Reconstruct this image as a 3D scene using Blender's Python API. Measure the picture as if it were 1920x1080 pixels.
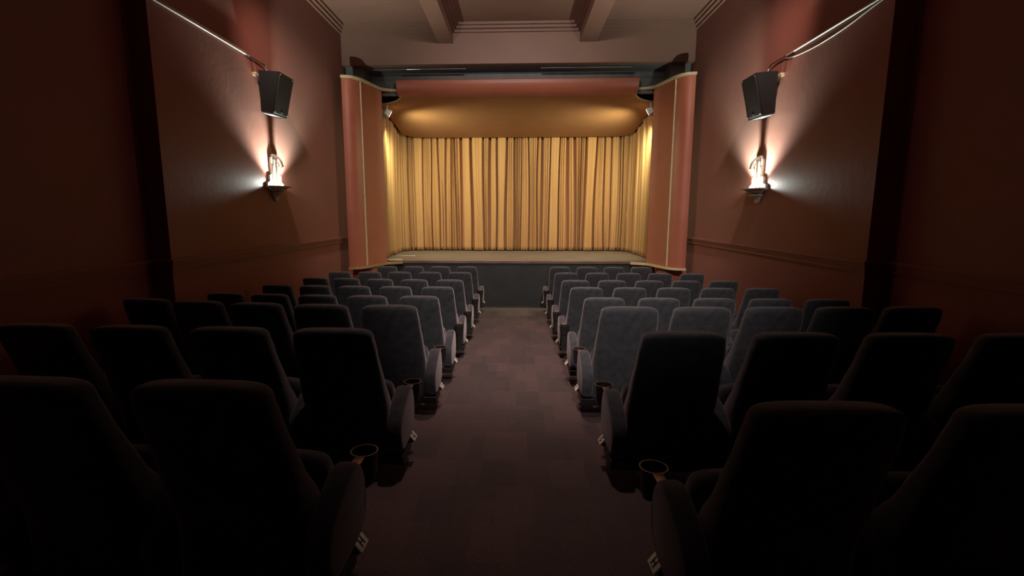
import bpy, bmesh, math, random
from mathutils import Vector, Matrix

for o in list(bpy.data.objects): bpy.data.objects.remove(o)
SC = bpy.context.scene
COL = SC.collection
PI = math.pi

# ------------------------------------------------------------------ camera
cam_data = bpy.data.cameras.new('camera')
cam = bpy.data.objects.new('camera', cam_data); COL.objects.link(cam)
cam_data.sensor_width = 36.0
cam_data.lens = 925 / 1920 * 36.0
cam_data.shift_x = 26.5 / 1920
cam_data.clip_start = 0.05
cam.location = (0, 0, 0)
cam.rotation_euler = (PI/2 - math.atan(140/925), 0, math.radians(2.2))
SC.camera = cam

# ------------------------------------------------------------------ view / world
SC.view_settings.view_transform = 'Standard'
SC.view_settings.look = 'None'
SC.view_settings.gamma = 1
SC.view_settings.use_curve_mapping = False
SC.view_settings.exposure = 0.0
w = bpy.data.worlds.new('world'); SC.world = w; w.use_nodes = True
w.node_tree.nodes['Background'].inputs[0].default_value = (0, 0, 0, 1)
w.node_tree.nodes['Background'].inputs[1].default_value = 0

# ------------------------------------------------------------------ lights
def lamp(kind, loc, target, energy, color, size=0.05, cone=None, blend=1.0, name='light'):
    d = bpy.data.lights.new(name, kind); d.energy = energy; d.color = color
    if kind in ('SPOT', 'POINT'): d.shadow_soft_size = size
    if kind == 'AREA': d.size = size
    if kind == 'SPOT': d.spot_size = math.radians(cone); d.spot_blend = blend
    o = bpy.data.objects.new(name, d); COL.objects.link(o); o.location = loc
    if target is not None:
        o.rotation_euler = (Vector(target) - Vector(loc)).to_track_quat('-Z', 'Y').to_euler()
    return o
WARM = (1.0, 0.80, 0.60)
# unseen fill lamps added to brighten the hall; no fixtures built
lamp('SPOT', (0.6, -1.0, 3.05), (0.5, 8.0, -1.1), 1550, (1.0, 0.97, 0.97), 0.15, 46, 1.0, 'seat_fill')  # added fill for the backs of the middle rows
for y, e, cn in ((3.4, 190, 62), (5.6, 500, 74), (7.8, 420, 90)):
    lamp('SPOT', (0.0, y, 3.40), (0.0, y+.5, -1.8), e, (1.0, 0.78, 0.74), 0.12, cn, 1.0, 'aisle_fill')  # added fill down the aisle floor
lamp('SPOT', (0.0, 4.8, 3.0), (0.0, 10.4, 1.9), 640, (1.0, 0.95, 0.90), 0.15, 62, 1.0, 'fascia_fill')  # added fill for fascia, header and cove
for sx in (-1, 1):
    lamp('SPOT', (sx*2.5, 5.0, 3.25), (sx*3.0, 9.6, 0.2), 430, (1.0, 0.82, 0.72), 0.10, 58, 1.0, 'wing_fill')  # added fill along the wings' outer curves
lamp('POINT', (0.0, -1.6, 2.7), None, 3, (1.0, 0.85, 0.80), 0.15, name='rear_fill')  # added faint fill from behind the camera
# floods behind the two wings, on the stage
for sx in (-1, 1):
    lamp('SPOT', (sx*2.78, 11.15, 1.90), (-sx*0.3, 13.6, -0.8), 560, (0.82, 1.0, 0.62), 0.12, 146, 1.0, 'stage_flood')

# ------------------------------------------------------------------ helpers
def obj(name, bm, mat, parent=None, smooth=True, loc=None):
    me = bpy.data.meshes.new(name)
    bmesh.ops.recalc_face_normals(bm, faces=bm.faces)
    bm.to_mesh(me); bm.free()
    if smooth:
        for p in me.polygons: p.use_smooth = True
        try: me.set_sharp_from_angle(angle=math.radians(38))
        except Exception: pass
    me.materials.append(mat)
    o = bpy.data.objects.new(name, me); COL.objects.link(o)
    if parent: o.parent = parent
    if loc: o.location = loc
    return o
def tag(o, label=None, cat=None, group=None, kind=None):
    if label: o['label'] = label
    if cat: o['category'] = cat
    if group: o['group'] = group
    if kind: o['kind'] = kind
    return o
def empty(name, loc=(0,0,0), rz=0):
    o = bpy.data.objects.new(name, None); COL.objects.link(o)
    o.location = loc; o.rotation_euler = (0,0,rz); o.empty_display_size = .1
    return o
def struct(name, bm, mat, smooth=False):
    return tag(obj(name, bm, mat, None, smooth), kind='structure')
def box(bm, x0, x1, y0, y1, z0, z1, bevel=0):
    r = bmesh.ops.create_cube(bm, size=1)
    vs = r['verts']
    for v in vs:
        v.co = Vector(((x0+x1)/2 + v.co.x*(x1-x0), (y0+y1)/2 + v.co.y*(y1-y0), (z0+z1)/2 + v.co.z*(z1-z0)))
    if bevel:
        es = list({e for v in vs for e in v.link_edges})
        bmesh.ops.bevel(bm, geom=es, offset=bevel, segments=2, affect='EDGES', profile=0.6)
    return bm
def BM(): return bmesh.new()
def prism(bm, pts, axis, a, b):
    """extrude a closed 2D outline; axis = constant axis between a and b"""
    def mk(p, t):
        if axis == 'x': return (t, p[0], p[1])
        if axis == 'y': return (p[0], t, p[1])
        return (p[0], p[1], t)
    A = [bm.verts.new(mk(p, a)) for p in pts]; B = [bm.verts.new(mk(p, b)) for p in pts]
    n = len(pts)
    for i in range(n): bm.faces.new((A[i], A[(i+1)%n], B[(i+1)%n], B[i]))
    bm.faces.new(A[::-1]); bm.faces.new(B)
    return A + B
def tube(bm, pts, r, seg=10, cap=True):
    pts = [Vector(p) for p in pts]; rings = []
    for i, p in enumerate(pts):
        d = (pts[min(i+1, len(pts)-1)] - pts[max(i-1, 0)]).normalized()
        up = Vector((0,0,1)) if abs(d.z) < .95 else Vector((1,0,0))
        a = d.cross(up).normalized(); b = d.cross(a).normalized()
        rr = r[i] if isinstance(r, (list, tuple)) else r
        rings.append([bm.verts.new(p + a*math.cos(t)*rr + b*math.sin(t)*rr) for t in [2*PI*k/seg for k in range(seg)]])
    for A, B in zip(rings, rings[1:]):
        for k in range(seg): bm.faces.new((A[k], A[(k+1)%seg], B[(k+1)%seg], B[k]))
    if cap:
        bm.faces.new(rings[0][::-1]); bm.faces.new(rings[-1])
def lathe(bm, prof, c=(0,0,0), seg=28, a0=0, a1=2*PI):
    full = abs(a1-a0-2*PI) < 1e-6; n = seg if full else seg+1; rings = []
    for r, z in prof:
        rings.append([bm.verts.new((c[0]+r*math.cos(a0+(a1-a0)*k/seg), c[1]+r*math.sin(a0+(a1-a0)*k/seg), c[2]+z)) for k in range(n)])
    for A, B in zip(rings, rings[1:]):
        for k in range(seg):
            try: bm.faces.new((A[k], A[(k+1)%n], B[(k+1)%n], B[k]))
            except ValueError: pass
def spline(pts, n):
    """Catmull-Rom through pts, n samples per span"""
    P = [pts[0]] + list(pts) + [pts[-1]]; out = []
    for i in range(1, len(P)-2):
        for k in range(n):
            t = k/n; r = []
            for a, b, c, d in zip(P[i-1], P[i], P[i+1], P[i+2]):
                r.append(.5*((2*b) + (-a+c)*t + (2*a-5*b+4*c-d)*t*t + (-a+3*b-3*c+d)*t**3))
            out.append(tuple(r))
    out.append(tuple(pts[-1])); return out

# ------------------------------------------------------------------ materials
def mat(name, col, rough=.6, spec=.4, metal=0, sheen=0, sheen_tint=(1,1,1), bump=0, bscale=40, var=0, vscale=3,
        stretch=(1,1,1), coat=0, emit=None, estr=0):
    m = bpy.data.materials.new(name); m.use_nodes = True
    nt = m.node_tree; b = nt.nodes['Principled BSDF']
    b.inputs['Base Color'].default_value = (*col, 1)
    b.inputs['Roughness'].default_value = rough
    b.inputs['Metallic'].default_value = metal
    b.inputs['Specular IOR Level'].default_value = spec
    b.inputs['Sheen Weight'].default_value = sheen
    b.inputs['Sheen Tint'].default_value = (*sheen_tint, 1)
    b.inputs['Sheen Roughness'].default_value = .45
    b.inputs['Coat Weight'].default_value = coat
    if emit:
        b.inputs['Emission Color'].default_value = (*emit, 1); b.inputs['Emission Strength'].default_value = estr
    tc = nt.nodes.new('ShaderNodeTexCoord'); mp = nt.nodes.new('ShaderNodeMapping')
    mp.inputs['Scale'].default_value = stretch
    nt.links.new(tc.outputs['Object'], mp.inputs['Vector'])
    if var:
        n = nt.nodes.new('ShaderNodeTexNoise'); n.inputs['Scale'].default_value = vscale; n.inputs['Detail'].default_value = 5
        nt.links.new(mp.outputs[0], n.inputs['Vector'])
        r = nt.nodes.new('ShaderNodeMapRange'); r.inputs['From Min'].default_value = .3; r.inputs['From Max'].default_value = .7
        r.inputs['To Min'].default_value = 1-var; r.inputs['To Max'].default_value = 1+var
        nt.links.new(n.outputs['Fac'], r.inputs['Value'])
        mx = nt.nodes.new('ShaderNodeVectorMath'); mx.operation = 'SCALE'; mx.inputs[0].default_value = col
        nt.links.new(r.outputs[0], mx.inputs['Scale']); nt.links.new(mx.outputs[0], b.inputs['Base Color'])
    if bump:
        n2 = nt.nodes.new('ShaderNodeTexNoise'); n2.inputs['Scale'].default_value = bscale; n2.inputs['Detail'].default_value = 4
        nt.links.new(mp.outputs[0], n2.inputs['Vector'])
        bp = nt.nodes.new('ShaderNodeBump'); bp.inputs['Strength'].default_value = bump; bp.inputs['Distance'].default_value = .01
        nt.links.new(n2.outputs['Fac'], bp.inputs['Height']); nt.links.new(bp.outputs[0], b.inputs['Normal'])
    return m
M = {}
M['wall'] = mat('red_wall_paint', (.23, .044, .027), .50, .45, sheen=.13, sheen_tint=(.92,1,.84), bump=.15, bscale=14, var=.06, vscale=2)
M['wing'] = mat('terracotta_paint', (.36, .105, .058), .45, .40, bump=.12, bscale=25, var=.06, vscale=3)
M['canopy'] = mat('flood_tinted_terracotta', (.33, .132, .060), .6, .3, bump=.12, bscale=25, var=.06, vscale=3)  # the floods' yellow light mixed into the sloping board's terracotta
M['fascia'] = mat('dusky_rose_paint', (.215, .112, .082), .55, .3, bump=.1, bscale=20, var=.05, vscale=2)
M['cream'] = mat('cream_trim_paint', (.55, .42, .24), .5, .4, bump=.2, bscale=30, var=.1, vscale=12)
M['wood'] = mat('edge_board_wood', (.34, .20, .10), .5, .4, bump=.2, bscale=30, var=.2, vscale=12, stretch=(2,2,12))
M['soot'] = mat('black_grey_paint', (.125, .120, .112), .6, .35, bump=.2, bscale=12, var=.15, vscale=4)
M['charcoal'] = mat('charcoal_panel', (.030, .030, .028), .7, .3, bump=.2, bscale=18, var=.15, vscale=3)
M['velvet'] = mat('gold_velvet', (.43, .20, .085), .8, .12, sheen=.15, sheen_tint=(1,.8,.5), bump=.15, bscale=60, var=.05, vscale=6, stretch=(1,1,.12))
M['fabric'] = mat('grey_seat_fabric', (.050, .047, .049), .9, .15, sheen=.35, sheen_tint=(1,.82,.80), bump=.22, bscale=320, var=.26, vscale=18)
M['black_metal'] = mat('black_metal', (.012, .012, .012), .45, .5, bump=.05, bscale=60)
M['black_plastic'] = mat('black_plastic', (.022, .020, .018), .35, .5, bump=.05, bscale=60)
M['rim'] = mat('worn_copper_rim', (.42, .22, .15), .32, .5, metal=.7, bump=.05, bscale=80)
M['chrome'] = mat('chrome', (.7, .7, .7), .2, .5, metal=1, bump=.02, bscale=80)
M['plate'] = mat('cream_row_plate', (.75, .62, .50), .5, .4, bump=.05, bscale=80)
M['ink'] = mat('black_ink', (.01, .01, .01), .6, .3, bump=.02, bscale=80)
M['plaster'] = mat('cream_plaster', (.62, .54, .43), .55, .3, bump=.1, bscale=50, var=.05, vscale=20)
M['speaker'] = mat('black_speaker_vinyl', (.012, .011, .011), .55, .3, bump=.08, bscale=160)
M['grille'] = mat('speaker_grille', (.012, .011, .011), .6, .25, bump=.1, bscale=300)
M['pale_grey'] = mat('pale_grey_plastic', (.12, .11, .105), .5, .4, bump=.05, bscale=60)
M['conduit'] = mat('white_conduit', (.55, .52, .47), .45, .4, bump=.05, bscale=60)
M['red'] = mat('red_enamel', (.35, .02, .015), .35, .5, bump=.05, bscale=60)
M['white'] = mat('white_enamel', (.80, .77, .68), .4, .5, bump=.05, bscale=60)
M['bulb'] = mat('lit_bulb', (1,1,1), .5, .3, emit=(1.0,.86,.66), estr=40)
M['lens'] = mat('lit_flood_glass', (1,1,1), .3, .3, emit=(1.0,.88,.62), estr=6)

def carpet():
    m = bpy.data.materials.new('aisle_carpet'); m.use_nodes = True; nt = m.node_tree; b = nt.nodes['Principled BSDF']
    b.inputs['Roughness'].default_value = .95; b.inputs['Specular IOR Level'].default_value = .1
    tc = nt.nodes.new('ShaderNodeTexCoord')
    def plank(sx, sy, rot, off):
        mp = nt.nodes.new('ShaderNodeMapping'); mp.inputs['Scale'].default_value = (sx, sy, 1)
        mp.inputs['Rotation'].default_value = (0,0,rot); mp.inputs['Location'].default_value = (off, off*.7, 0)
        nt.links.new(tc.outputs['Object'], mp.inputs['Vector'])
        br = nt.nodes.new('ShaderNodeTexBrick')
        br.inputs['Color1'].default_value = (0,0,0,1); br.inputs['Color2'].default_value = (1,1,1,1)
        br.inputs['Mortar'].default_value = (.5,.5,.5,1); br.inputs['Mortar Size'].default_value = 0
        br.inputs['Scale'].default_value = 1; br.inputs['Brick Width'].default_value = 1; br.inputs['Row Height'].default_value = 1
        br.offset = .5
        nt.links.new(mp.outputs[0], br.inputs['Vector']); return br.outputs['Color']
    a = plank(4.6, 2.6, 0, 0.0); c = plank(3.3, 1.9, .0, 1.73)
    mx = nt.nodes.new('ShaderNodeMix'); mx.data_type = 'RGBA'; mx.inputs['Factor'].default_value = .5
    nt.links.new(a, mx.inputs['A']); nt.links.new(c, mx.inputs['B'])
    rp = nt.nodes.new('ShaderNodeValToRGB')
    rp.color_ramp.elements[0].position = .1; rp.color_ramp.elements[0].color = (.068,.050,.046,1)
    rp.color_ramp.elements[1].position = .9; rp.color_ramp.elements[1].color = (.106,.066,.059,1)
    nt.links.new(mx.outputs['Result'], rp.inputs['Fac'])
    n = nt.nodes.new('ShaderNodeTexNoise'); n.inputs['Scale'].default_value = 150; n.inputs['Detail'].default_value = 3
    nt.links.new(tc.outputs['Object'], n.inputs['Vector'])
    r = nt.nodes.new('ShaderNodeMapRange'); r.inputs['To Min'].default_value = .4; r.inputs['To Max'].default_value = 1.6
    nt.links.new(n.outputs['Fac'], r.inputs['Value'])
    sc = nt.nodes.new('ShaderNodeVectorMath'); sc.operation = 'SCALE'
    nt.links.new(rp.outputs[0], sc.inputs[0]); nt.links.new(r.outputs[0], sc.inputs['Scale'])
    nt.links.new(sc.outputs[0], b.inputs['Base Color'])
    bp = nt.nodes.new('ShaderNodeBump'); bp.inputs['Strength'].default_value = .4; bp.inputs['Distance'].default_value = .006
    nt.links.new(n.outputs['Fac'], bp.inputs['Height']); nt.links.new(bp.outputs[0], b.inputs['Normal'])
    return m
M['carpet'] = carpet()
M['stage'] = mat('brown_stage_carpet', (.155, .092, .072), .8, .2, bump=.5, bscale=12, var=.22, vscale=2.2, stretch=(1,3.5,1))

# ------------------------------------------------------------------ room shell
FL = [(-3.2, -1.38), (0.6, -1.42), (1.55, -1.515), (2.74, -1.59), (3.97, -1.69), (4.89, -1.735), (6.05, -1.815), (7.13, -1.877),
      (8.45, -1.93), (9.64, -1.955), (10.6, -2.016), (10.9, -2.02)]
def floor_z(y):
    for (a, za), (b, zb) in zip(FL, FL[1:]):
        if y <= b: return za + (zb-za)*(y-a)/(b-a)
    return FL[-1][1]
XL, XR = -3.40, 3.33           # side walls beyond the jog
XLn, XRn = -3.60, 3.55         # side walls nearer the camera
YJ = 4.72                      # the jog
YF = 9.95                      # front of the fascia
CZ = 3.52
bm = BM()
A = [bm.verts.new((-3.9, y, floor_z(y))) for y, _ in FL]; B = [bm.verts.new((3.9, y, floor_z(y))) for y, _ in FL]
C_ = [bm.verts.new((-3.9, y, floor_z(y)-.12)) for y, _ in FL]; D_ = [bm.verts.new((3.9, y, floor_z(y)-.12)) for y, _ in FL]
for i in range(len(FL)-1):
    bm.faces.new((A[i], B[i], B[i+1], A[i+1])); bm.faces.new((C_[i], C_[i+1], D_[i+1], D_[i]))
    bm.faces.new((A[i], A[i+1], C_[i+1], C_[i])); bm.faces.new((B[i], D_[i], D_[i+1], B[i+1]))
bm.faces.new((A[0], C_[0], D_[0], B[0])); bm.faces.new((A[-1], B[-1], D_[-1], C_[-1]))
struct('floor', bm, M['carpet'])
bm = BM(); prism(bm, [(XL, 14.3), (XL, YJ), (XLn, YJ-.0), (XLn, -3.2), (-3.9, -3.2), (-3.9, 14.3)], 'z', -2.3, 3.75); struct('wall_left', bm, M['wall'])
bm = BM(); prism(bm, [(XR, 14.3), (XR, YJ+.1), (XRn, YJ+.1), (XRn, -3.2), (3.9, -3.2), (3.9, 14.3)], 'z', -2.3, 3.75); struct('wall_right', bm, M['wall'])
struct('wall_rear', box(BM(), -3.9, 3.9, -3.4, -3.2, -2.3, 3.75), M['wall'])
struct('wall_back_of_stage', box(BM(), -3.9, 3.9, 14.3, 14.5, -2.3, 3.75), M['charcoal'])
struct('ceiling', box(BM(), -3.9, 3.9, -3.2, 14.3, CZ, 3.75), M['fascia'])
struct('wall_front', box(BM(), XL, XR, YF, YF+.12, 2.83, CZ), M['fascia'])
# ceiling beams
bm = box(BM(), -1.51, -1.235, -3.2, YF, 3.20, CZ); struct('trim_1', bm, M['fascia'])
bm = box(BM(), 1.165, 1.475, -3.2, YF, 3.20, CZ); struct('trim_2', bm, M['fascia'])
# stepped cornice round each of the three ceiling bays
def cornice(n, x0, x1):
    bm = BM()
    for k, (d, z0) in enumerate(((.05, 3.385), (.12, 3.43), (.18, 3.475))):
        z1 = CZ if k == 2 else z0 + .045
        o = .0008*k
        box(bm, x0, x1, YF-d, YF, z0+o, z1+o)
        box(bm, x0, x0+d*.7, -3.2, YF-d, z0+o, z1+o)
        box(bm, x1-d*.7, x1, -3.2, YF-d, z0+o, z1+o)
    struct('trim_%d' % n, bm, M['fascia'])
cornice(3, XL, -1.51); cornice(4, -1.235, 1.165); cornice(5, 1.475, XR)
# dado rail along both walls, following the jog
def rail(n, s, xa, xb, yj):
    bm = BM()
    for d, z0, z1 in ((.055, -.475, -.452), (.035, -.51, -.475), (.018, -.548, -.51), (.030, -.560, -.548)):
        prism(bm, [(xa-s*0, 9.75), (xa-s*0, yj), (xb, yj), (xb, -3.0), (xb-s*d, -3.0), (xb-s*d, yj-d), (xa-s*d, yj-d), (xa-s*d, 9.75)], 'z', z0, z1)
    struct('trim_%d' % n, bm, M['wall'])
def rail2(n, s, xa, xb, yj):
    bm = BM()
    for d, z0, z1 in ((.055, -.475, -.452), (.035, -.51, -.475), (.018, -.548, -.51), (.030, -.560, -.548)):
        xi = xa - s*d; xo = xb - s*d
        prism(bm, [(xa, 9.75), (xa, yj), (xb, yj), (xb, -3.0), (xo, -3.0), (xo, yj-d), (xi, yj-d), (xi, 9.75)], 'z', z0, z1)
    struct('trim_%d' % n, bm, M['wall'])
rail2(6, -1, XL, XLn, YJ); rail2(7, 1, XR, XRn, YJ+.1)

# ------------------------------------------------------------------ stage
SZ = -1.02
struct('stage_floor', box(BM(), -3.38, 3.31, 10.60, 14.3, SZ-.05, SZ), M['stage'])
struct('stage_front', box(BM(), -2.90, 2.46, 10.64, 10.72, -2.1, SZ-.05), M['charcoal'])
struct('stage_front_side_panel', box(BM(), 2.46, 2.95, 10.63, 10.70, -2.1, SZ-.05), M['fascia'])
# walls below the two wings
bm = BM(); prism(bm, [(XL, 9.80), (-2.90, 9.86), (-2.87, 10.10), (-2.89, 10.62), (-2.89, 10.74), (XL, 10.74)], 'z', -2.1, SZ-.06); struct('wall_below_left_wing', bm, M['wing'])
bm = BM(); prism(bm, [(XR, 9.80), (2.97, 9.84), (2.90, 10.10), (2.951, 10.62), (2.951, 10.74), (XR, 10.74)], 'z', -2.1, SZ-.06); struct('wall_below_right_wing', bm, M['wing'])
# header behind the fascia
bm = box(BM(), XL, XR, YF+.12, 10.56, 2.83, 2.88); struct('soffit', bm, M['soot'])
bm = box(BM(), -3.38, 3.31, 10.55, 10.62, 2.40, 2.83)
box(bm, -3.38, -2.40, 11.12, 11.17, 2.33, 2.80); box(bm, 2.36, 3.31, 11.12, 11.17, 2.33, 2.80)
box(bm, -3.38, 3.31, 10.528, 10.55, 2.695, 2.712); box(bm, -3.38, 3.31, 10.52, 10.55, 2.805, 2.83)
# keep the header above the canopy only in the middle: the lower strip is cut away
struct('header', bm, M['soot'])
struct('header_pier_left', box(BM(), -3.38, -3.02, 10.10, 10.528, 2.55, 2.829), M['soot'])
struct('header_pier_right', box(BM(), 2.93, 3.31, 10.10, 10.528, 2.55, 2.829), M['soot'])

# canopy over the stage: a cove at the front, then a board sloping down towards the curtain
def canopy():
    root = empty('stage_canopy', (0, 10.5, 2.3))
    tag(root, 'wide terracotta canopy with rolled front edge above the gold curtain', 'canopy')
    R = Vector((0, 10.5, 2.3))
    bm = BM(); prof = spline([(10.30, 2.63), (10.305, 2.56), (10.345, 2.47), (10.42, 2.40), (10.52, 2.362)], 6)
    th = .025
    back = [(y+.02, z+.02) for y, z in prof][::-1]
    prism(bm, [(y-R.y, z-R.z) for y, z in prof+back], 'x', -2.44, 2.39)
    obj('cove', bm, M['wing'], root)
    # board outline in plan, z by slope
    zc = lambda y: 2.362 - (y-10.52)*.130
    L = [(-2.40, 10.515), (-2.44, 10.62), (-2.53, 10.75), (-2.66, 10.86), (-2.80, 10.93), (-2.97, 10.97)]
    back = [(-2.97, 12.9), (-2.955, 13.1), (-2.90, 13.26), (-2.79, 13.38), (-2.6, 13.44), (-2.3, 13.455)]
    pts = L + back + [(-x-.02, y) for x, y in (L+back)[::-1]]
    bm = BM()
    top = [bm.verts.new((x, y-R.y, zc(y)+.03-R.z)) for x, y in pts]; bot = [bm.verts.new((x, y-R.y, zc(y)-R.z)) for x, y in pts]
    n = len(pts)
    for i in range(n): bm.faces.new((bot[i], bot[(i+1)%n], top[(i+1)%n], top[i]))
    bm.faces.new(bot[::-1]); bm.faces.new(top)
    obj('sloping_board', bm, M['canopy'], root)
    for s in (-1, 1):
        Ls = L if s < 0 else [(-x-.02, y) for x, y in L]
        bm = BM(); tube(bm, [(x-R.x, y-R.y-.004, zc(y)+.012-R.z) for x, y in Ls], .016, 8)
        o = obj('edge_trim', bm, M['cream'], root); o['label'] = 'cream curved edge trim'
canopy()

# wings: S-curved panels either side of the stage
WP = [(-3.25, 9.43), (-3.17, 9.435), (-3.09, 9.47), (-3.02, 9.56), (-2.965, 9.68), (-2.925, 9.83), (-2.87, 10.06), (-2.83, 10.24), (-2.765, 10.40)]
WC = WP[:-1] + [(-2.76, 10.39), (-2.66, 10.46), (-2.56, 10.50), (-2.46, 10.51)]
def wing(sx, label):
    cx0 = 0.035 if sx > 0 else 0
    T = lambda p: (p[0] if sx < 0 else -p[0]-.045, p[1]+(.04 if sx > 0 else 0))
    root = empty('stage_wing', (sx*3.0, 9.9, SZ))
    tag(root, label, 'stage wing', 'curved wing panels beside the stage')
    ox, oy, oz = root.location
    def strip(path, z0, z1, t, out, name, m, n=5, back=None):
        P = spline(path, n); P = [T(p) for p in P]; Q = []
        for i, p in enumerate(P):
            a = Vector(P[max(i-1,0)]); b = Vector(P[min(i+1,len(P)-1)]); d = (b-a).normalized()
            nn = Vector((d.y, -d.x))
            if nn.y > 0 or (abs(nn.y) < .2 and nn.x*sx > 0): nn = -nn     # towards the hall
            Q.append((Vector(p), nn))
        bm = BM()
        f = [(p + nn*out) for p, nn in Q]; g = [(p - nn*t) for p, nn in Q]
        vs = [[bm.verts.new((q.x-ox, q.y-oy, z-oz)) for q in row] for row, z in ((f, z0), (g, z0), (f, z1), (g, z1))]
        for i in range(len(Q)-1):
            for a, b in ((0,1),(1,3),(3,2),(2,0)):
                bm.faces.new((vs[a][i], vs[a][i+1], vs[b][i+1], vs[b][i]))
        for i in (0, len(Q)-1): bm.faces.new((vs[0][i], vs[1][i], vs[3][i], vs[2][i]))
        return obj(name, bm, m, root)
    strip(WP, SZ-.01, 2.50, .02, 0, 'curved_panel', M['wing'])
    o = strip(WC, 2.46, 2.505, .03, .045, 'top_edge_board', M['cream']); o['label'] = 'cream top edge board'
    o = strip(WC, SZ-.055, SZ-.012, .05, .05, 'bottom_edge_board', M['wood' if sx < 0 else 'cream']); o['label'] = 'pale edge board at the foot'
    x, y = T((-2.968, 9.675)); bm = BM(); tube(bm, [(x-ox-.0, y-oy-.01, SZ-oz), (x-ox, y-oy-.01, 2.45-oz)], .017, 10)
    o = obj('bead', bm, M['cream'], root); o['label'] = 'upright cream bead'
wing(-1, 'tall curved terracotta wing panel on the left of the stage')
wing(1, 'tall curved terracotta wing panel on the right of the stage')

# curtains
def curtain(label, s0, s1, seed):
    rnd = random.Random(seed)
    # plan path of the whole curtain, left front -> back -> right front
    path = [(-3.12, 10.93), (-3.17, 11.6), (-3.21, 12.3), (-3.24, 13.0), (-3.15, 13.45), (-2.88, 13.66), (-2.3, 13.72), (0, 13.73), (2.25, 13.72), (2.82, 13.66), (3.08, 13.45), (3.17, 13.0), (3.14, 12.3), (3.11, 11.6), (3.07, 10.93)]
    P = spline(path, 40); L = [0]
    for a, b in zip(P, P[1:]): L.append(L[-1] + math.dist(a, b))
    tot = L[-1]
    def at(s):
        s = max(0, min(tot-1e-5, s)); lo = 0; hi = len(L)-1
        while hi-lo > 1:
            m_ = (lo+hi)//2
            if L[m_] <= s: lo = m_
            else: hi = m_
        t = (s-L[lo])/(L[hi]-L[lo]); a = Vector(P[lo]); b = Vector(P[hi])
        d = (b-a).normalized(); return a.lerp(b, t), Vector((d.y, -d.x))
    a, b = s0*tot, s1*tot
    # lobes with drifting borders: broad fronts between narrow deep gaps
    edges = [a]
    while edges[-1] < b: edges.append(edges[-1] + rnd.choice((.09,.12,.15,.19,.23,.28))*rnd.uniform(.9,1.15))
    edges[-1] = b
    dr = [(rnd.uniform(-.045,.045), rnd.uniform(-.02,.02), rnd.uniform(0,6), rnd.choice((.010,.016,.026,.042))) for _ in edges]
    dr[0] = dr[-1] = (0,0,0,.004)
    sub = [(rnd.choice((1,2,2,3)), rnd.uniform(0,6), rnd.uniform(.012,.034), rnd.uniform(.75,1.1)) for _ in edges]
    bm = BM(); zs = [SZ+.02 + (k/30)*3.42 for k in range(31)]; grid = []
    inner = 12
    for z in zs:
        t = (z-SZ)/3.4
        E_ = [e + d[0]*(1-t)*1.3 + d[1]*math.sin(t*5+d[2]) for e, d in zip(edges, dr)]
        row = []
        for i in range(len(edges)-1):
            W_ = E_[i+1]-E_[i]; D = (.12+.34*min(W_, .3))*sub[i][3]
            fl = 1 + .8*(1-t)
            gl, gr = min(dr[i][3]*fl, W_*.3), min(dr[i+1][3]*fl, W_*.3)
            row.append((E_[i], 0))
            for m_, hh in ((.55, 0), (.72, .55), (.9, .86), (1.2, .96)): row.append((E_[i]+gl*m_ + (m_-.55)*.02, D*hh))
            a_ = E_[i]+gl*1.2+.013; b_ = E_[i+1]-gr*1.2-.013
            for k in range(1, inner):
                q = k/inner
                row.append((a_+(b_-a_)*q, D*(.96+.04*math.sin(PI*q)) + sub[i][2]*(math.cos(2*PI*q*sub[i][0]+sub[i][1]*t*.4)-1)*.8*math.sin(PI*q)**.5))
            for m_, hh in ((1.2, .96), (.9, .86), (.72, .55), (.55, 0)): row.append((E_[i+1]-gr*m_ - (m_-.55)*.02, D*hh))
        row.append((E_[-1], 0))
        vs = []
        for s, h in row:
            p, nn = at(s)
            ztop = min(z, 2.362-(max(10.52,p.y)-10.52)*.130 - .035 + (.10 if p.y+nn.y*h > 13.47 else 0) + (.10 if abs(p.x+nn.x*h) > 3.0 else 0) + (.10 if abs(p.x+nn.x*h)+p.y+nn.y*h > 16.15 and p.y+nn.y*h <= 13.47 else 0))
            vs.append(bm.verts.new((p.x+nn.x*h, p.y+nn.y*h, ztop)))
        grid.append(vs)
    for r0, r1 in zip(grid, grid[1:]):
        for i in range(len(r0)-1): bm.faces.new((r0[i], r0[i+1], r1[i+1], r1[i]))
    bmesh.ops.remove_doubles(bm, verts=bm.verts, dist=.0004)
    me_o = obj('stage_curtain', bm, M['velvet'])
    sm = me_o.modifiers.new('thickness', 'SOLIDIFY'); sm.thickness = .006; sm.offset = -1
    tag(me_o, label, 'curtain', 'closed gold stage curtains')
curtain('gold pleated stage curtain, the left half', .0, .503, 3)
curtain('gold pleated stage curtain, the right half', .503, 1.0, 8)

# stage floods in the top corners
def flood(sx, label):
    root = empty('stage_flood_lamp', (sx*2.79, 10.98, 2.10)); tag(root, label, 'flood light', 'stage floods beside the canopy')
    aim = (Vector((-sx*0.2, 13.6, -0.2)) - Vector(root.location)).to_track_quat('Y', 'Z').to_euler()
    root.rotation_euler = aim
    bm = BM(); r = bmesh.ops.create_cube(bm, size=1)
    for v in r['verts']:
        f = v.co.y > 0
        v.co = Vector((v.co.x*(.20 if f else .12), v.co.y*.10-.05, v.co.z*(.15 if f else .09)))
    bmesh.ops.bevel(bm, geom=list(bm.edges), offset=.006, segments=2, affect='EDGES')
    obj('housing', bm, M['white'], root)
    root.scale = (1.15,)*3
    obj('lens', box(BM(), -.085, .085, .001, .006, -.06, .06), M['lens'], root)
    bm = BM(); tube(bm, [(0, -.05, .03), (0, -.10, .16)], .009, 8)
    obj('bracket', bm, M['white'], root)
flood(-1, 'white flood lamp in the top left corner of the stage')
flood(1, 'white flood lamp in the top right corner of the stage')

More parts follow.
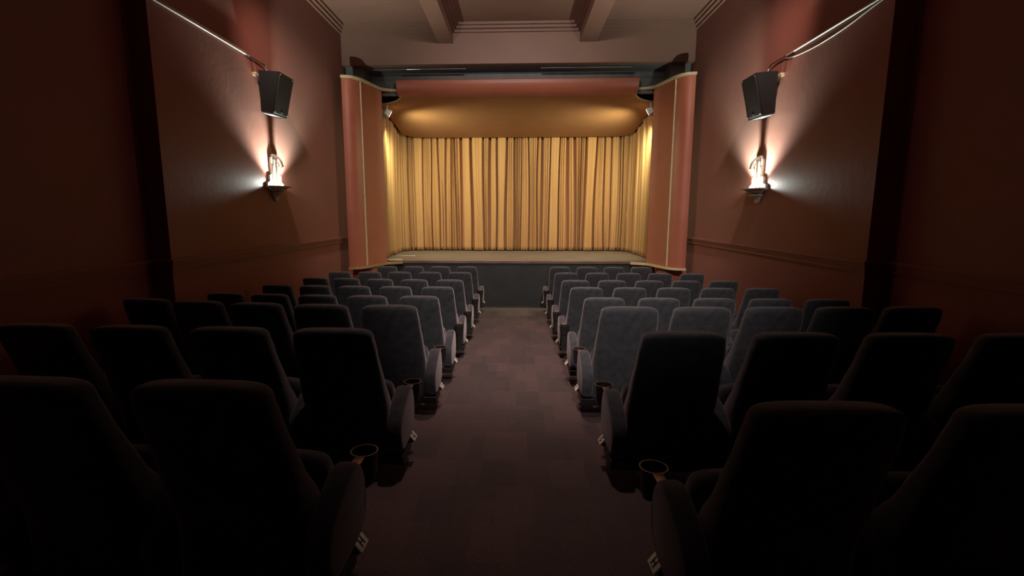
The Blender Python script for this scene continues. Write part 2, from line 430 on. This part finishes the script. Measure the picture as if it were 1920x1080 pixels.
# ------------------------------------------------------------------ seats
def loft(bm, secs, n=28, p=4.0):
    """secs: (z, half width, y rear, y front); superellipse sections"""
    rings = []
    for z, hw, yr, yf in secs:
        cy, hy = (yr+yf)/2, (yf-yr)/2; ring = []
        for k in range(n):
            a = 2*PI*k/n; c, s = math.cos(a), math.sin(a)
            ring.append(bm.verts.new((math.copysign(abs(c)**(2/p), c)*hw, cy + math.copysign(abs(s)**(2/p), s)*hy, z)))
        rings.append(ring)
    for A, B in zip(rings, rings[1:]):
        for k in range(n): bm.faces.new((A[k], A[(k+1)%n], B[(k+1)%n], B[k]))
    bm.faces.new(rings[0][::-1]); bm.faces.new(rings[-1])
def back_bm(hw, H, k=1.0):
    f = H/.97
    S = [(.17,1.04,.168,.30),(.30,1.05,.165,.36),(.42,1.05,.15,.38),(.50,1.045,.128,.34),(.58,1.03,.108,.275),(.68,1.005,.084,.225),
         (.78,.975,.050,.175),(.86,.96,.022,.145),(.905,.935,.010,.130),(.937,.915,.004,.122),(.954,.855,.006,.116),(.964,.73,.012,.106),(.970,.45,.030,.085)]
    S = spline([(a,b,c,d) for a,b,c,d in S], 3)
    bm = BM(); loft(bm, [(z*f, hw*a, b, c) for z, a, b, c in S], 40, 3.6); return bm
ARM = [(.175,.185),(.145,.25),(.14,.32),(.165,.385),(.225,.435),(.31,.482),(.39,.508),(.45,.508),(.505,.475),(.54,.41),(.552,.33),(.54,.255),(.495,.20),(.42,.172),(.33,.165),(.25,.166)]
def arm_bm(x0, x1, f=1.0, ky=1.0):
    P = spline(ARM+[ARM[0]], 3)[:-1]
    cy = sum(p[0] for p in P)/len(P); cz = sum(p[1] for p in P)/len(P)
    bm = BM(); rings = []; w_ = (x1-x0)/2; mx = (x0+x1)/2
    for t in (-1, -.96, -.85, -.65, -.3, .3, .65, .85, .96, 1):
        # rounded edges: outline shrinks near both faces
        ins = .026*(1-math.sqrt(max(0, 1-abs(t)**4)))
        ring = []
        for y, z in P:
            d = Vector((y-cy, z-cz)); l = d.length; d = d*(l-ins)/l
            ring.append(bm.verts.new((mx+t*w_, (cy+d.x)*ky + (1-ky)*.15, (cz+d.y)*f)))
        rings.append(ring)
    n = len(P)
    for A, B in zip(rings, rings[1:]):
        for k in range(n): bm.faces.new((A[k], A[(k+1)%n], B[(k+1)%n], B[k]))
    bm.faces.new(rings[0][::-1]); bm.faces.new(rings[-1]); return bm
def cushion_bm(hw):
    # tipped-up seat cushion
    bm = BM(); secs = []
    for z, a, y0, y1 in ((.20,.9,.385,.49),(.23,.98,.385,.52),(.32,1,.39,.535),(.42,1,.40,.53),(.49,.97,.405,.515),(.525,.88,.415,.50),(.54,.66,.43,.485)):
        secs.append((z, hw*a, y0, y1))
    loft(bm, spline(secs, 3), 36, 4.5); return bm
def base_bm(x0, x1):
    bm = BM(); box(bm, x0, x1, .175, .40, .105, .165, .006)
    cx = (x0+x1)/2
    box(bm, cx-.05, cx+.05, .22, .34, .004, .105, .004); box(bm, cx-.11, cx+.11, .19, .42, .0, .012, .003)
    return bm
MESH = {}
def mesh_of(key, fn, m):
    if key not in MESH:
        o = obj(key, fn(), m); MESH[key] = o.data; bpy.data.objects.remove(o)
    return MESH[key]
def part(name, key, fn, m, parent):
    o = bpy.data.objects.new(name, mesh_of(key, fn, m)); COL.objects.link(o); o.parent = parent; return o
def letter_mesh(ch):
    key = 'letter_' + ch
    if key in MESH: return MESH[key]
    cu = bpy.data.curves.new('t', 'FONT'); cu.body = ch; cu.size = .050; cu.align_x = 'CENTER'; cu.align_y = 'CENTER'; cu.extrude = .0004; cu.offset = .001
    t = bpy.data.objects.new('t', cu); COL.objects.link(t); bpy.context.view_layer.update()
    me = bpy.data.meshes.new_from_object(t.evaluated_get(bpy.context.evaluated_depsgraph_get())); me.name = 'letter_shape'
    bpy.data.objects.remove(t); me.materials.clear(); me.materials.append(M['ink']); MESH[key] = me; return me
def cup_front(root, sx, xa):
    """deep cup hung in front of the arm from a flat ring bracket"""
    def f():
        bm = BM(); lathe(bm, [(.0001,-.13),(.040,-.13),(.050,-.10),(.054,-.005),(.056,0),(.052,0),(.050,-.01),(.046,-.10),(.0001,-.122)], seg=28); return bm
    c = part('cup_holder', 'cup_front', f, M['black_plastic'], root); c.location = (xa, .605, .475)
    def g():
        bm = BM(); lathe(bm, [(.0545,0),(.0585,.002),(.0585,.006),(.053,.006),(.0525,.001)], seg=36)
        box(bm, -.021, .021, -.115, -.052, -.002, .004, .001); return bm
    r = part('ring_bracket', 'cup_ring', g, M['rim'], c); r['label'] = 'copper coloured ring bracket'
def cup_rear(root, sx, xa):
    """cup on a black post behind the arm"""
    def f():
        bm = BM(); lathe(bm, [(.0001,-.105),(.050,-.105),(.054,-.08),(.056,-.035),(.059,-.03),(.060,0),(.054,0),(.052,-.02),(.048,-.09),(.0001,-.098)], seg=28)
        tube(bm, [(0, .0, -.10), (0, .0, -.31)], [.037, .033], 14); return bm
    c = part('cup_holder', 'cup_rear', f, M['black_plastic'], root); c.location = (xa, .02, .47)
    def g():
        bm = BM(); box(bm, -.022, .022, .045, .16, -.004, .006, .002); return bm
    r = part('bracket', 'cup_bracket', g, M['rim'], c); r['label'] = 'copper coloured bracket behind the cup'
def plate(root, sx, xa, ch):
    """sx = +1: the aisle is on the +x side of the seat"""
    def f(): return box(BM(), -.026, .026, -.040, .040, -.010, 0, .002)
    p = part('row_plate', 'row_plate', f, M['plate'], root)
    p.location = (xa + sx*.010, .425, .180); p.rotation_euler = (0, sx*math.radians(52), 0)
    p['label'] = 'small cream plate lettered ' + ch
    l = bpy.data.objects.new('letter', letter_mesh(ch)); COL.objects.link(l); l.parent = p; l.location = (0, 0, .0012)
    l.rotation_euler = (0, 0, sx*PI/2); l['label'] = 'black letter ' + ch
    def g():
        bm = BM(); box(bm, -.020, .024, -.036, .036, -.030, -.0105, .002); return bm
    part('plate_holder', 'plate_holder', g, M['black_plastic'], p)

ORD = ['on the aisle', 'second from the aisle', 'third from the aisle', 'fourth from the aisle', 'fifth from the aisle']
def seat(x, y, z, rz, big, sx, idx, row, last, side):
    """sx: direction of the aisle; seat origin on the floor under the top rear edge"""
    root = empty('cinema_seat', (x, y, z), rz)
    hs, aw, H, hb = (.295, .095, .97, .238) if big else (.2605, .085, .935, .208)
    k = 'big' if big else 'small'
    part('backrest', 'backrest_'+k, lambda: back_bm(hb, H), M['fabric'], root)
    part('seat_cushion', 'cushion_'+k, lambda: cushion_bm(hb-.008), M['fabric'], root)
    xi = hs-aw/2; xo = hs+aw/2
    f = 1.0 if big else .99
    part('armrest', 'armrest_%s_%d' % (k, sx), lambda: arm_bm(*sorted((sx*(xi+.002), sx*(xo-.002))), f), M['fabric'], root)
    if last: part('armrest', 'armrest_%s_%d' % (k, -sx), lambda: arm_bm(*sorted((-sx*(xi+.002), -sx*(xo-.002))), f), M['fabric'], root)
    x0, x1 = (-hs+aw/2, xo) if sx > 0 else (-xo, hs-aw/2)
    if last:
        if sx > 0: x0 = -xo
        else: x1 = xo
    part('base', 'base_%s_%d_%d' % (k, sx, last), lambda: base_bm(x0+.002, x1-.002), M['black_metal'], root)
    if idx == 0:
        xa = sx*(hs+.012)
        if row in 'HGF': cup_front(root, sx, sx*(hs+.02))
        if row in 'DCBA': cup_rear(root, sx, sx*(hs+.0))
        plate(root, sx, sx*xo, row)
        if row in 'FEDCB':
            def g():
                a, b = sorted((sx*xo-sx*.004, sx*xo-sx*.105)); bm = BM(); box(bm, a, b, .168, .178, .160, .168); return bm
            part('metal_strip', 'strip_%s_%d' % (k, sx), g, M['chrome'], root)['label'] = 'thin bright metal strip'
    lab = 'charcoal fabric cinema seat %s, row %s, %s block' % (ORD[idx], row, side)
    if row == 'H': lab = 'charcoal fabric cinema seat %s in the nearest row, %s block' % (ORD[idx], side)
    if row == 'A': lab = 'charcoal cinema seat %s in the front row, %s block' % (ORD[idx], side)
    if idx == 0 and row in 'GF': lab = 'charcoal fabric cinema seat %s, row %s, with front cup ring, %s block' % (ORD[idx], row, side)
    tag(root, lab, 'seat', 'cinema seats, %s block' % side)
    return root
# row: letter, Y of the top rear edge, big?, (x of aisle seat left, count, sag), (x right, count, sag)
ROWS = [('H', (1.38, 1.34), True, (-.985, 2, .04), (.905, 2, .0)),
        ('G', (2.56, 2.55), True, (-1.012, 4, .022), (.895, 4, .008)),
        ('F', (3.77, 3.77), True, (-1.012, 5, .060), (.885, 5, .025)),
        ('E', (4.71, 4.66), False, (-.962, 5, .045), (.845, 5, -.005)),
        ('D', (5.85, 5.88), False, (-.962, 5, .040), (.845, 5, .0)),
        ('C', (6.95, 6.97), False, (-.962, 5, .055), (.840, 5, .0)),
        ('B', (8.30, 8.28), False, (-.970, 5, .0), (.840, 5, -.010)),
        ('A', (9.46, 9.49), False, (-.970, 4, .0), (.840, 4, .01))]
for row, ys, big, (xl, nl, kl), (xr, nr, kr) in ROWS:
    sp = {'F': .565}.get(row, .592 if big else .5225)
    for side, x0, n, k, y0, sx in (('left', xl, nl, kl, ys[0], 1), ('right', xr, nr, kr, ys[1], -1)):
        for i in range(n):
            d = sp*i
            x = x0 - sx*d; y = y0 + k*d*d
            rz = -sx*math.atan(2*k*d)*.45 - (sx*.03 if row == 'H' else 0)
            x -= -sx*k*k*d*d*d*.66     # arc length keeps the spacing
            z = floor_z(y+.3) + .002
            if row == 'H' and side == 'left': z += .03
            seat(x, y, z, rz, big, sx, i, row, i == n-1, side)

# ------------------------------------------------------------------ wall sconces
def sconce(sx, X, Y, Z, label):
    """local: u along the wall (+Y), v up, w out of the wall; plaster fountain over a half bowl"""
    root = empty('wall_sconce', (X, Y, Z)); tag(root, label, 'wall lamp', 'plaster wall sconces')
    def P(u, v, w_): return (-sx*w_, u, v)        # sx=-1 left wall -> out is +x
    bm = BM()
    half = [(0, .0), (.035, .012), (.05, .05), (.085, .075), (.10, .125), (.19, .165), (.235, .18), (.235, .235), (.20, .255), (.165, .262), (.165, .325), (.145, .352), (.105, .36), (.105, .565), (.085, .595), (.055, .60), (.045, .635), (0, .645)]
    out = half + [(-u, v) for u, v in half[::-1][1:-1]]
    A = [bm.verts.new(P(u, v, 0)) for u, v in out]; Bv = [bm.verts.new(P(u, v, .032)) for u, v in out]
    n = len(out)
    for i in range(n): bm.faces.new((A[i], A[(i+1)%n], Bv[(i+1)%n], Bv[i]))
    bm.faces.new(A); bm.faces.new(Bv)
    obj('back_plate', bm, M['plaster'], root)
    # fluted columns
    bm = BM()
    for u, h, r in ((0, .628, .028), (-.052, .575, .022), (.052, .575, .022), (-.085, .50, .015), (.085, .50, .015)):
        tube(bm, [P(u, .20, .03), P(u, h-.02, .03), P(u, h, .022)], [r, r, r*.4], 12)
    obj('flutes', bm, M['plaster'], root)
    # fountain fin curling out of the wall
    def ribbon(pts, wdt, th):
        S = spline(pts, 6); bm = BM(); rows = []
        for i, (w_, v) in enumerate(S):
            a = Vector(S[max(i-1,0)]); b = Vector(S[min(i+1,len(S)-1)]); d = (b-a).normalized(); nn = Vector((-d.y, d.x))*th/2
            rows.append([bm.verts.new(P(u, v+q*nn.y, w_+q*nn.x)) for u, q in ((-wdt/2,-1),(wdt/2,-1),(wdt/2,1),(-wdt/2,1))])
        for A_, B_ in zip(rows, rows[1:]):
            for k in range(4): bm.faces.new((A_[k], A_[(k+1)%4], B_[(k+1)%4], B_[k]))
        bm.faces.new(rows[0]); bm.faces.new(rows[-1][::-1]); return bm
    obj('fountain_scroll', ribbon([(.02,.632),(.07,.60),(.115,.545),(.135,.47),(.132,.455)], .05, .016), M['plaster'], root)
    obj('fountain_scroll', ribbon([(.132,.455),(.10,.448),(.075,.42),(.066,.36),(.064,.22)], .05, .016), M['plaster'], root)
    obj('fountain_scroll', ribbon([(.035,.56),(.07,.53),(.085,.49),(.072,.465)], .035, .012), M['plaster'], root)
    # bowls
    a0, a1 = (-PI/2, PI/2) if sx < 0 else (PI/2, 3*PI/2)
    def bowl(r, z, h, name):
        bm = BM(); lathe(bm, [(.001, -h), (r*.35, -h*.93), (r*.62, -h*.55), (r*.82, -h*.22), (r, -.012), (r, 0), (r*.94, 0), (r*.78, -h*.2), (r*.5, -h*.55), (.001, -h*.75)], (0,0,z), 28, a0, a1)
        obj(name, bm, M['plaster'], root)
    bowl(.235, .205, .085, 'bowl'); bowl(.125, .115, .065, 'lower_bowl')
    bm = BM(); lathe(bm, [(.001,-.045),(.02,-.03),(.045,0),(.03,.02),(.001,.02)], (0,0,.045), 20, a0, a1); obj('finial', bm, M['plaster'], root)
    bm = BM(); bmesh.ops.create_uvsphere(bm, u_segments=14, v_segments=8, radius=.022, matrix=Matrix.Translation(P(.0, .195, .115)))
    obj('bulb', bm, M['bulb'], root)
    L = lamp('SPOT', (X - sx*.115, Y, Z+.225), (X - sx*.02, Y, Z+1.2), 390, (.86, 1.0, .90), .022, 128, .6, 'sconce_light')
    lamp('POINT', (X - sx*.115, Y, Z+.25), None, 11, (.90, 1.0, .92), .022, name='sconce_glow')
sconce(-1, XL, 6.92, .17, 'lit cream plaster fountain sconce on the left wall')
sconce(1, XR, 7.06, .135, 'lit cream plaster fountain sconce on the right wall')

# ------------------------------------------------------------------ wall speakers
def speaker(sx, X, Y, Z, label):
    root = empty('wall_speaker', (X, Y, Z)); tag(root, label, 'speaker', 'black wall speakers')
    q = lambda x, y, z: (-sx*x, y, z)
    # cabinet tipped forward: (out, along, up)
    d0, d1 = .045, .055
    B = [(.045,.02,0),(.045,.43,0),(.045,.43,.52),(.045,.02,.52)]
    F = [(.225,-.03,-.035),(.225,.375,-.025),(.335,.42,.49),(.335,-.01,.49)]
    bm = BM(); vb = [bm.verts.new(q(*p)) for p in B]; vf = [bm.verts.new(q(*p)) for p in F]
    for i in range(4): bm.faces.new((vb[i], vb[(i+1)%4], vf[(i+1)%4], vf[i]))
    bm.faces.new(vb); bm.faces.new(vf)
    bmesh.ops.bevel(bm, geom=list(bm.edges), offset=.006, segments=2, affect='EDGES')
    obj('cabinet', bm, M['speaker'], root)
    e1 = (Vector(q(*F[1]))-Vector(q(*F[0]))); e2 = (Vector(q(*F[3]))-Vector(q(*F[0]))); nn = e1.cross(e2).normalized()
    if nn.x*-sx < 0: nn = -nn
    def fp(a, b, off): return Vector(q(*F[0])) + e1*a + e2*b + nn*off
    bm = BM()
    c0 = [bm.verts.new(fp(a, b, -.004)) for a, b in ((.03,.03),(.97,.03),(.97,.97),(.03,.97))]
    c1 = [bm.verts.new(fp(a, b, .012)) for a, b in ((.045,.04),(.955,.04),(.955,.96),(.045,.96))]
    for i in range(4): bm.faces.new((c0[i], c0[(i+1)%4], c1[(i+1)%4], c1[i]))
    bm.faces.new(c1); bm.faces.new(c0[::-1])
    g = obj('grille', bm, M['grille'], root)
    for a, b in ((.07,.06),(.93,.06),(.93,.94),(.07,.94)):
        bm = BM(); bmesh.ops.create_uvsphere(bm, u_segments=10, v_segments=6, radius=.007, matrix=Matrix.Translation(fp(a, b, .012)))
        obj('screw', bm, M['chrome'], g)
    bm = BM(); c = [bm.verts.new(fp(a, b, o)) for o in (.0115,.0145) for a, b in ((.45,.065),(.59,.065),(.59,.092),(.45,.092))]
    for i in range(4): bm.faces.new((c[i], c[(i+1)%4], c[4+(i+1)%4], c[4+i]))
    bm.faces.new(c[4:]); bm.faces.new(c[:4][::-1])
    obj('badge', bm, M['pale_grey'], g)
    bm = BM(); c = [Vector(q(*p)) for p in ((.06,.035,-.002),(.06,.415,-.002),(.215,.365,-.026),(.215,-.015,-.036))]
    v0 = [bm.verts.new(p) for p in c]; v1 = [bm.verts.new(p+Vector((0,0,-.008))) for p in c]
    for i in range(4): bm.faces.new((v0[i], v0[(i+1)%4], v1[(i+1)%4], v1[i]))
    bm.faces.new(v0); bm.faces.new(v1)
    obj('underside_panel', bm, M['pale_grey'], root)['label'] = 'pale panel under the cabinet'
    bm = BM(); box(bm, *sorted((-sx*.0, -sx*.05)), .12, .32, .18, .36, .003)
    obj('wall_bracket', bm, M['black_metal'], root)
    bm = BM(); box(bm, *sorted((-sx*.002, -sx*.05)), -.05, .0195, .44, .475, .002)
    obj('cream_tab', bm, M['cream'], root)['label'] = 'small cream tab'
speaker(-1, XL, 6.58, 1.315, 'black speaker angled down on the left wall above the sconce')
speaker(1, XR, 6.67, 1.262, 'black speaker angled down on the right wall above the sconce')

# conduits and cables
def cable(name, pts, r, m, label, cat):
    bm = BM(); tube(bm, spline(pts, 6), r, 8); return tag(obj(name, bm, m), label, cat)
cable('conduit', [(XL+.012, 4.75, 1.965), (XL+.012, 5.6, 1.965), (XL+.012, 6.47, 1.96)], .009, M['conduit'], 'thin pale conduit running along the left wall to the speaker', 'conduit')
cable('cable', [(XL+.018, 6.475, 1.96), (XL+.018, 6.70, 1.955), (XL+.03, 6.80, 1.95), (XL+.05, 6.81, 1.90), (XL+.06, 6.80, 1.845)], .008, M['black_plastic'], 'short black cable dropping into the left wall speaker', 'cable')
cable('conduit', [(XR-.014, 4.86, 1.95), (XR-.014, 5.6, 1.94), (XR-.014, 6.58, 1.925)], .010, M['conduit'], 'thin pale conduit running along the right wall to the speaker', 'conduit')
cable('cable', [(XR-.018, 6.585, 1.925), (XR-.018, 6.80, 1.925), (XR-.03, 6.93, 1.915), (XR-.05, 6.95, 1.86), (XR-.06, 6.93, 1.79)], .008, M['black_plastic'], 'short black cable dropping into the right wall speaker', 'cable')
cable('loose_cable', [(XR-.006, 6.60, 1.895), (XR-.006, 6.35, 1.86), (XR-.006, 5.95, 1.845), (XR-.006, 5.5, 1.865), (XR-.006, 5.1, 1.915), (XR-.006, 4.87, 1.94)], .0055, M['conduit'], 'thin pale cable sagging below the conduit on the right wall', 'cable')
# rails under the soffit
for x0, x1, side in ((-2.85, -1.02, 'left'), (.45, 2.2, 'right')):
    root = empty('ceiling_track', ((x0+x1)/2, 10.16, 2.80)); tag(root, 'thin dark metal track under the black soffit, on the %s' % side, 'track', 'tracks under the soffit')
    h = (x1-x0)/2
    bm = BM(); tube(bm, [(-h,0,0),(h,0,0)], .011, 8); obj('rail', bm, M['soot'], root)
    bm = BM(); tube(bm, [(-.25,-.006,-.004),(.02,-.006,-.004)], .009, 8); obj('sleeve', bm, M['chrome'], root)
    for u in (-h*.8, 0, h*.8):
        bm = BM(); tube(bm, [(u,0,.0),(u,0,.030)], .006, 6); obj('hanger', bm, M['soot'], root)
# small things at the foot of the wings
root = empty('cupboard_door', (-2.995, 9.845, -1.55)); tag(root, 'small terracotta door with chrome handle below the left wing', 'door')
bm = BM(); box(bm, -.088, -.018, -.03, -.001, -.40, .455, .004); box(bm, .022, .090, -.045, -.001, -.40, .462, .004); box(bm, -.018, .022, -.012, -.001, -.40, .44)
obj('door_leaf', bm, M['wing'], root)
bm = BM(); tube(bm, [(-.040,-.062,.395),(.030,-.068,.415)], .010, 10); box(bm, -.010, .010, -.065, -.013, .39, .41)
obj('handle', bm, M['chrome'], root)
root = empty('hose_valve', (2.84, 9.93, -1.26)); tag(root, 'red valve with chrome fittings below the right wing', 'valve')
bm = BM(); tube(bm, [(0,0,-.10),(0,0,.04)], .026, 12); tube(bm, [(-.02,0,.03),(.055,-.02,.07)], .014, 10); obj('body', bm, M['red'], root)
bm = BM(); bmesh.ops.create_uvsphere(bm, u_segments=12, v_segments=8, radius=.022, matrix=Matrix.Translation((-.03,-.02,.09))); tube(bm, [(-.05,-.03,.0),(.02,-.03,.015)], .016, 10); obj('fitting', bm, M['chrome'], root)
for x, lab in ((2.985, 'thin upright pipe below the right wing, beside the red valve'), (3.235, 'thin upright pipe below the right wing, near the side wall')):
    bm = BM(); tube(bm, [(x,9.79,-1.965),(x,9.79,-1.09)], .010, 8); tag(obj('pipe', bm, M['wing']), lab, 'pipe')
bm = box(BM(), -2.84, -2.50, 10.58, 10.72, SZ+.001, SZ+.03, .003)
tag(obj('edge_board', bm, M['cream']), 'pale board lying at the left end of the stage edge', 'board')
bm = BM(); tube(bm, spline([(-2.92,12.0,SZ+.006),(-2.88,11.85,SZ+.006),(-2.7,11.8,SZ+.006),(-2.45,11.82,SZ+.006)], 5), .006, 6)
tag(obj('cord', bm, M['conduit']), 'short pale cord lying on the stage at the left curtain edge', 'cord')
